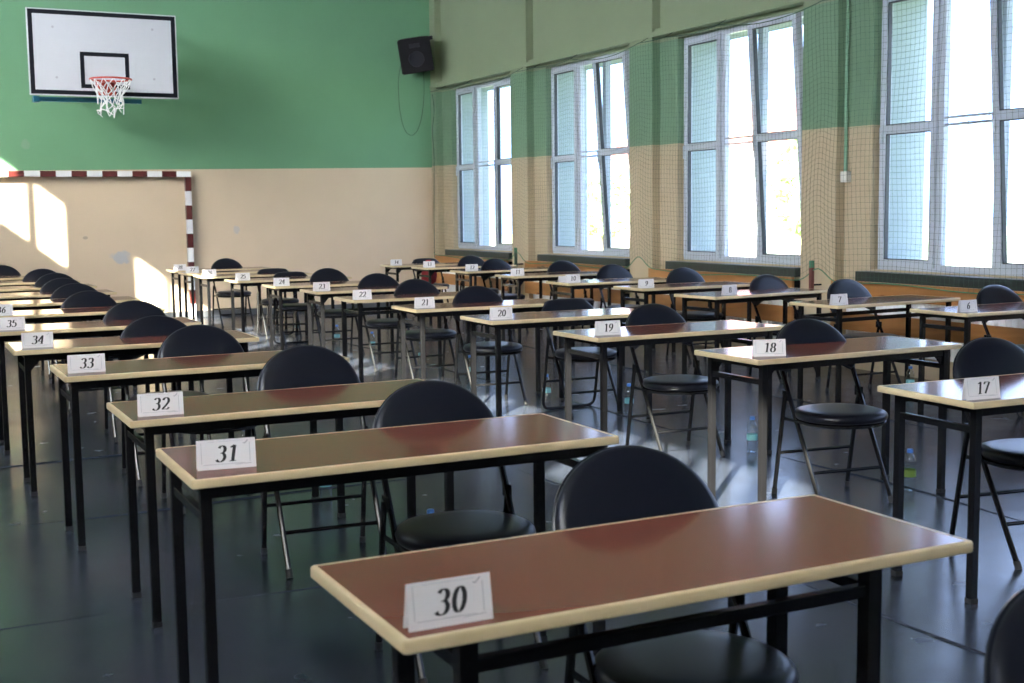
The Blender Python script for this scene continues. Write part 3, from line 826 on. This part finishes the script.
# ------------------------------------------------------------------ loudspeaker in the corner
sp = thing('loudspeaker', 'black loudspeaker tilted downwards high on the wall in the corner', 'speaker', (7.42, 17.86, 3.87))
sp.rotation_euler = (math.radians(14), math.radians(-9), math.radians(-20))
bm = B()
F = [(-.25, -.17, -.26), (.25, -.17, -.26), (.25, -.17, .26), (-.25, -.17, .26)]; K = [(-.17, .19, -.23), (.17, .19, -.23), (.17, .19, .23), (-.17, .19, .23)]
loft(bm, [F, K]); bmesh.ops.bevel(bm, geom=bm.edges[:], offset=.015, segments=2, affect='EDGES')
obj('cabinet', bm, 'speaker', sp, smooth=True)
bm = B(); box(bm, -.235, .235, -.186, -.168, -.245, .245, bevel=.008); obj('grille', bm, 'speaker', sp)
bm = B(); lathe(bm, [(0, .004), (.05, .006), (.10, .012), (.115, .012), (.12, .0)], 24)
for v in bm.verts: v.co = Vector((v.co.x, -.182 - v.co.z, v.co.y - .05))
obj('woofer', bm, 'cone', sp, smooth=True)
bm = B(); box(bm, -.08, .08, -.194, -.184, .12, .18, bevel=.004); obj('horn', bm, 'cone', sp)
bm = B(); tube(bm, [(0, .17, 0), (0.05, .36, .05)], .02, 8); box(bm, -.03, .13, .345, .37, -.03, .13); obj('wall_mount', bm, 'board_black', sp)
bm = B(); box(bm, .2, .29, -.19, -.12, .2, .25); obj('corner_cap', bm, 'speaker', sp)
cps = [(7.25, 18.0, 3.74), (7.26, YW - .02, 3.5), (7.28, YW - .012, 3.06), (7.33, YW - .012, 2.82), (7.39, YW - .012, 2.70), (7.48, YW - .012, 2.66), (7.57, YW - .012, 2.73), (7.64, YW - .012, 2.90), (7.695, YW - .012, 3.22), (7.70, YW - .015, 3.55), (7.62, 18.05, 3.72)]
bm = B(); tube(bm, fillet(cps, .2, 4), .0035, 6)
tag(obj('speaker_cable', bm, 'cable', smooth=True), 'thin dark cable looping down the green wall below the loudspeaker', 'cable')
# thin cable hanging at the corner
bm = B(); tube(bm, fillet([(7.80, 18.1, 3.30), (7.79, 18.0, 3.05), (7.74, 18.0, 2.75), (7.79, 18.05, 2.4), (7.78, 18.08, 1.3), (7.78, 18.08, .75)], .15, 4), .004, 6)
tag(obj('hanging_rope', bm, 'cable', smooth=True), 'loose dark rope hanging in the corner beside the farthest window', 'rope')

# red bag on the far chair
bm = B()
rings = []
for s, z in ((.7, 0), (1, .03), (1.05, .12), (1.0, .2), (.8, .26), (.45, .285)):
    rings.append([(0.11 * s * math.cos(a) * (1 + .1 * math.sin(3 * a + z * 20)), .075 * s * math.sin(a), z) for a in [2 * PI * k / 20 for k in range(20)]])
loft(bm, rings)
bag = obj('cloth_bag', bm, 'redbag', smooth='all', loc=(6.88, 16.22, .471)); tag(bag, 'small red bag on the seat of the chair at the far corner desk', 'bag')
bm = B(); tube(bm, fillet([(-.05, 0, .27), (-.04, 0, .33), (.04, 0, .33), (.05, 0, .27)], .03), .008, 6); obj('handle', bm, 'redbag', bag, smooth=True)
# spare paper leaning behind card 10
bm = B(); loft(bm, [[(-.07, y, z) for y, z in ((-.02, 0), (0, .06), (.02, 0), (.0185, 0), (0, .057), (-.0185, 0))], [(.07, y, z) for y, z in ((-.02, 0), (0, .06), (.02, 0), (.0185, 0), (0, .057), (-.0185, 0))]])
tag(obj('folded_paper', bm, 'card', loc=(6.045, 10.80, DH + .0006)), 'plain white folded paper beside number card 10', 'paper')

# ------------------------------------------------------------------ outside
bm = B(); box(bm, XE, 90, -40, 90, -.5, -.3); g = structure(obj('outside_ground', bm, 'lawn'))
bm = B(); box(bm, -60, XL - .3, -40, 90, -.5, -.3); structure(obj('outside_ground_left', bm, 'lawn'))
def tree(x, y, h, w, seed, label):
    q = random.Random(seed)
    t = thing('leafy_tree', label, 'tree', (x, y, -.3), 0, 'trees outside the windows')
    bm = B(); tube(bm, [(0, 0, 0), (.05, .03, h * .3), (0, 0, h * .6)], [.16, .12, .06], 8); obj('trunk', bm, 'trunk', t, smooth=True)
    bm = B()
    for i in range(420):
        th, ph = q.uniform(0, 2 * PI), math.acos(q.uniform(-1, 1)); r = q.uniform(.55, 1) ** .5
        p = Vector((w * r * math.sin(ph) * math.cos(th), w * r * math.sin(ph) * math.sin(th), h * .62 + h * .38 * r * math.cos(ph)))
        s = q.uniform(.14, .3); R = Matrix.Rotation(q.uniform(0, 6), 4, Vector((q.uniform(-1, 1), q.uniform(-1, 1), q.uniform(-1, 1))).normalized())
        vs = [bm.verts.new(p + R @ Vector(v) * s) for v in ((-1, 0, 0), (0, -.5, .15), (1, 0, 0), (0, .5, .15))]
        bm.faces.new(vs)
    obj('crown', bm, 'leaves', t)
tree(22, 26.3, 3.7, 0.8, 1, 'leafy green tree outside the second window from the right')
tree(22, 36.5, 3.2, 1.0, 2, 'leafy green tree outside the second window from the back')
hs = thing('pale_house', 'pale house with red roof far outside the windows', 'house', (46, 62, -.3))
bm = B(); box(bm, -4, 4, -7, 7, 0, 5); obj('wall', bm, 'house', hs)
bm = B(); loft(bm, [[(-4.5, -7.5, 5), (4.5, -7.5, 5), (0, -7.5, 8)], [(-4.5, 7.5, 5), (4.5, 7.5, 5), (0, 7.5, 8)]]); obj('roof', bm, 'roof', hs)
for yw in (-5, -1.6, 1.6, 5):
    for zw in (.9, 3.2):
        bm = B(); box(bm, -4.03, -3.98, yw - .5, yw + .5, zw, zw + 1.2); obj('window', bm, 'darkglass', hs)

# ------------------------------------------------------------------ light
w = bpy.data.worlds.new('world'); sc.world = w; w.use_nodes = True
bg = w.node_tree.nodes['Background']
# hazy bright sky, much brighter around the sun
WN, WL = w.node_tree.nodes, w.node_tree.links
wt_ = WN.new('ShaderNodeTexCoord'); wd = WN.new('ShaderNodeVectorMath'); wd.operation = 'DOT_PRODUCT'
wd.inputs[1].default_value = Vector((-1.0, -1.0, SL)).normalized()
WL.new(wt_.outputs['Generated'], wd.inputs[0])
wr = WN.new('ShaderNodeMapRange'); wr.inputs['From Min'].default_value = 0.62; wr.inputs['From Max'].default_value = 1.0
wr.inputs['To Min'].default_value = 4.5; wr.inputs['To Max'].default_value = 125.0
WL.new(wd.outputs['Value'], wr.inputs['Value'])
wc = WN.new('ShaderNodeMapRange'); wc.data_type = 'FLOAT_VECTOR'
wc.inputs[7].default_value = (.5, .5, .5); wc.inputs[8].default_value = (1, 1, 1)
wc.inputs[9].default_value = (0.56, 0.72, 1.18); wc.inputs[10].default_value = (1.0, 0.94, 0.90)
WL.new(wd.outputs['Value'], wc.inputs[6])
WL.new(wc.outputs[1], bg.inputs[0]); WL.new(wr.outputs[0], bg.inputs[1])
sd = bpy.data.lights.new('sun', 'SUN'); sd.energy = 70; sd.angle = math.radians(0.6); sd.color = (1.0, 0.90, 0.74)
so = bpy.data.objects.new('sun', sd); COL.objects.link(so)
so.rotation_euler = Vector((1.0, 1.0, -SL)).to_track_quat('-Z', 'Y').to_euler(); so.location = (-20, -20, 20)

# ------------------------------------------------------------------ camera
cd = bpy.data.cameras.new('camera'); cam = bpy.data.objects.new('camera', cd); COL.objects.link(cam)
f, yaw, pit, rol, ch = 1245.48, 0.4674, 0.1038, -0.0121, 1.470
cy, sy, cp, sp_ = math.cos(yaw), math.sin(yaw), math.cos(pit), math.sin(pit)
fwd = Vector((sy * cp, cy * cp, -sp_)); right = Vector((cy, -sy, 0)); up = right.cross(fwd)
r2 = right * math.cos(rol) + up * math.sin(rol); u2 = up * math.cos(rol) - right * math.sin(rol)
mt = Matrix((r2, u2, -fwd)).transposed().to_4x4(); mt.translation = (0, 0, ch)
cam.matrix_world = mt
cd.sensor_width = 36; cd.lens = f / 1024 * 36; cd.clip_end = 300; cd.clip_start = .05
cd.dof.use_dof = True; cd.dof.focus_distance = 6.5; cd.dof.aperture_fstop = 6.3
sc.camera = cam
sc.view_settings.view_transform = 'Standard'; sc.view_settings.look = 'None'
sc.view_settings.gamma = 1; sc.view_settings.use_curve_mapping = False
sc.view_settings.exposure = 0.08
sc.cycles.max_bounces = 10; sc.cycles.diffuse_bounces = 6; sc.cycles.transparent_max_bounces = 24
sc.cycles.sample_clamp_indirect = 8
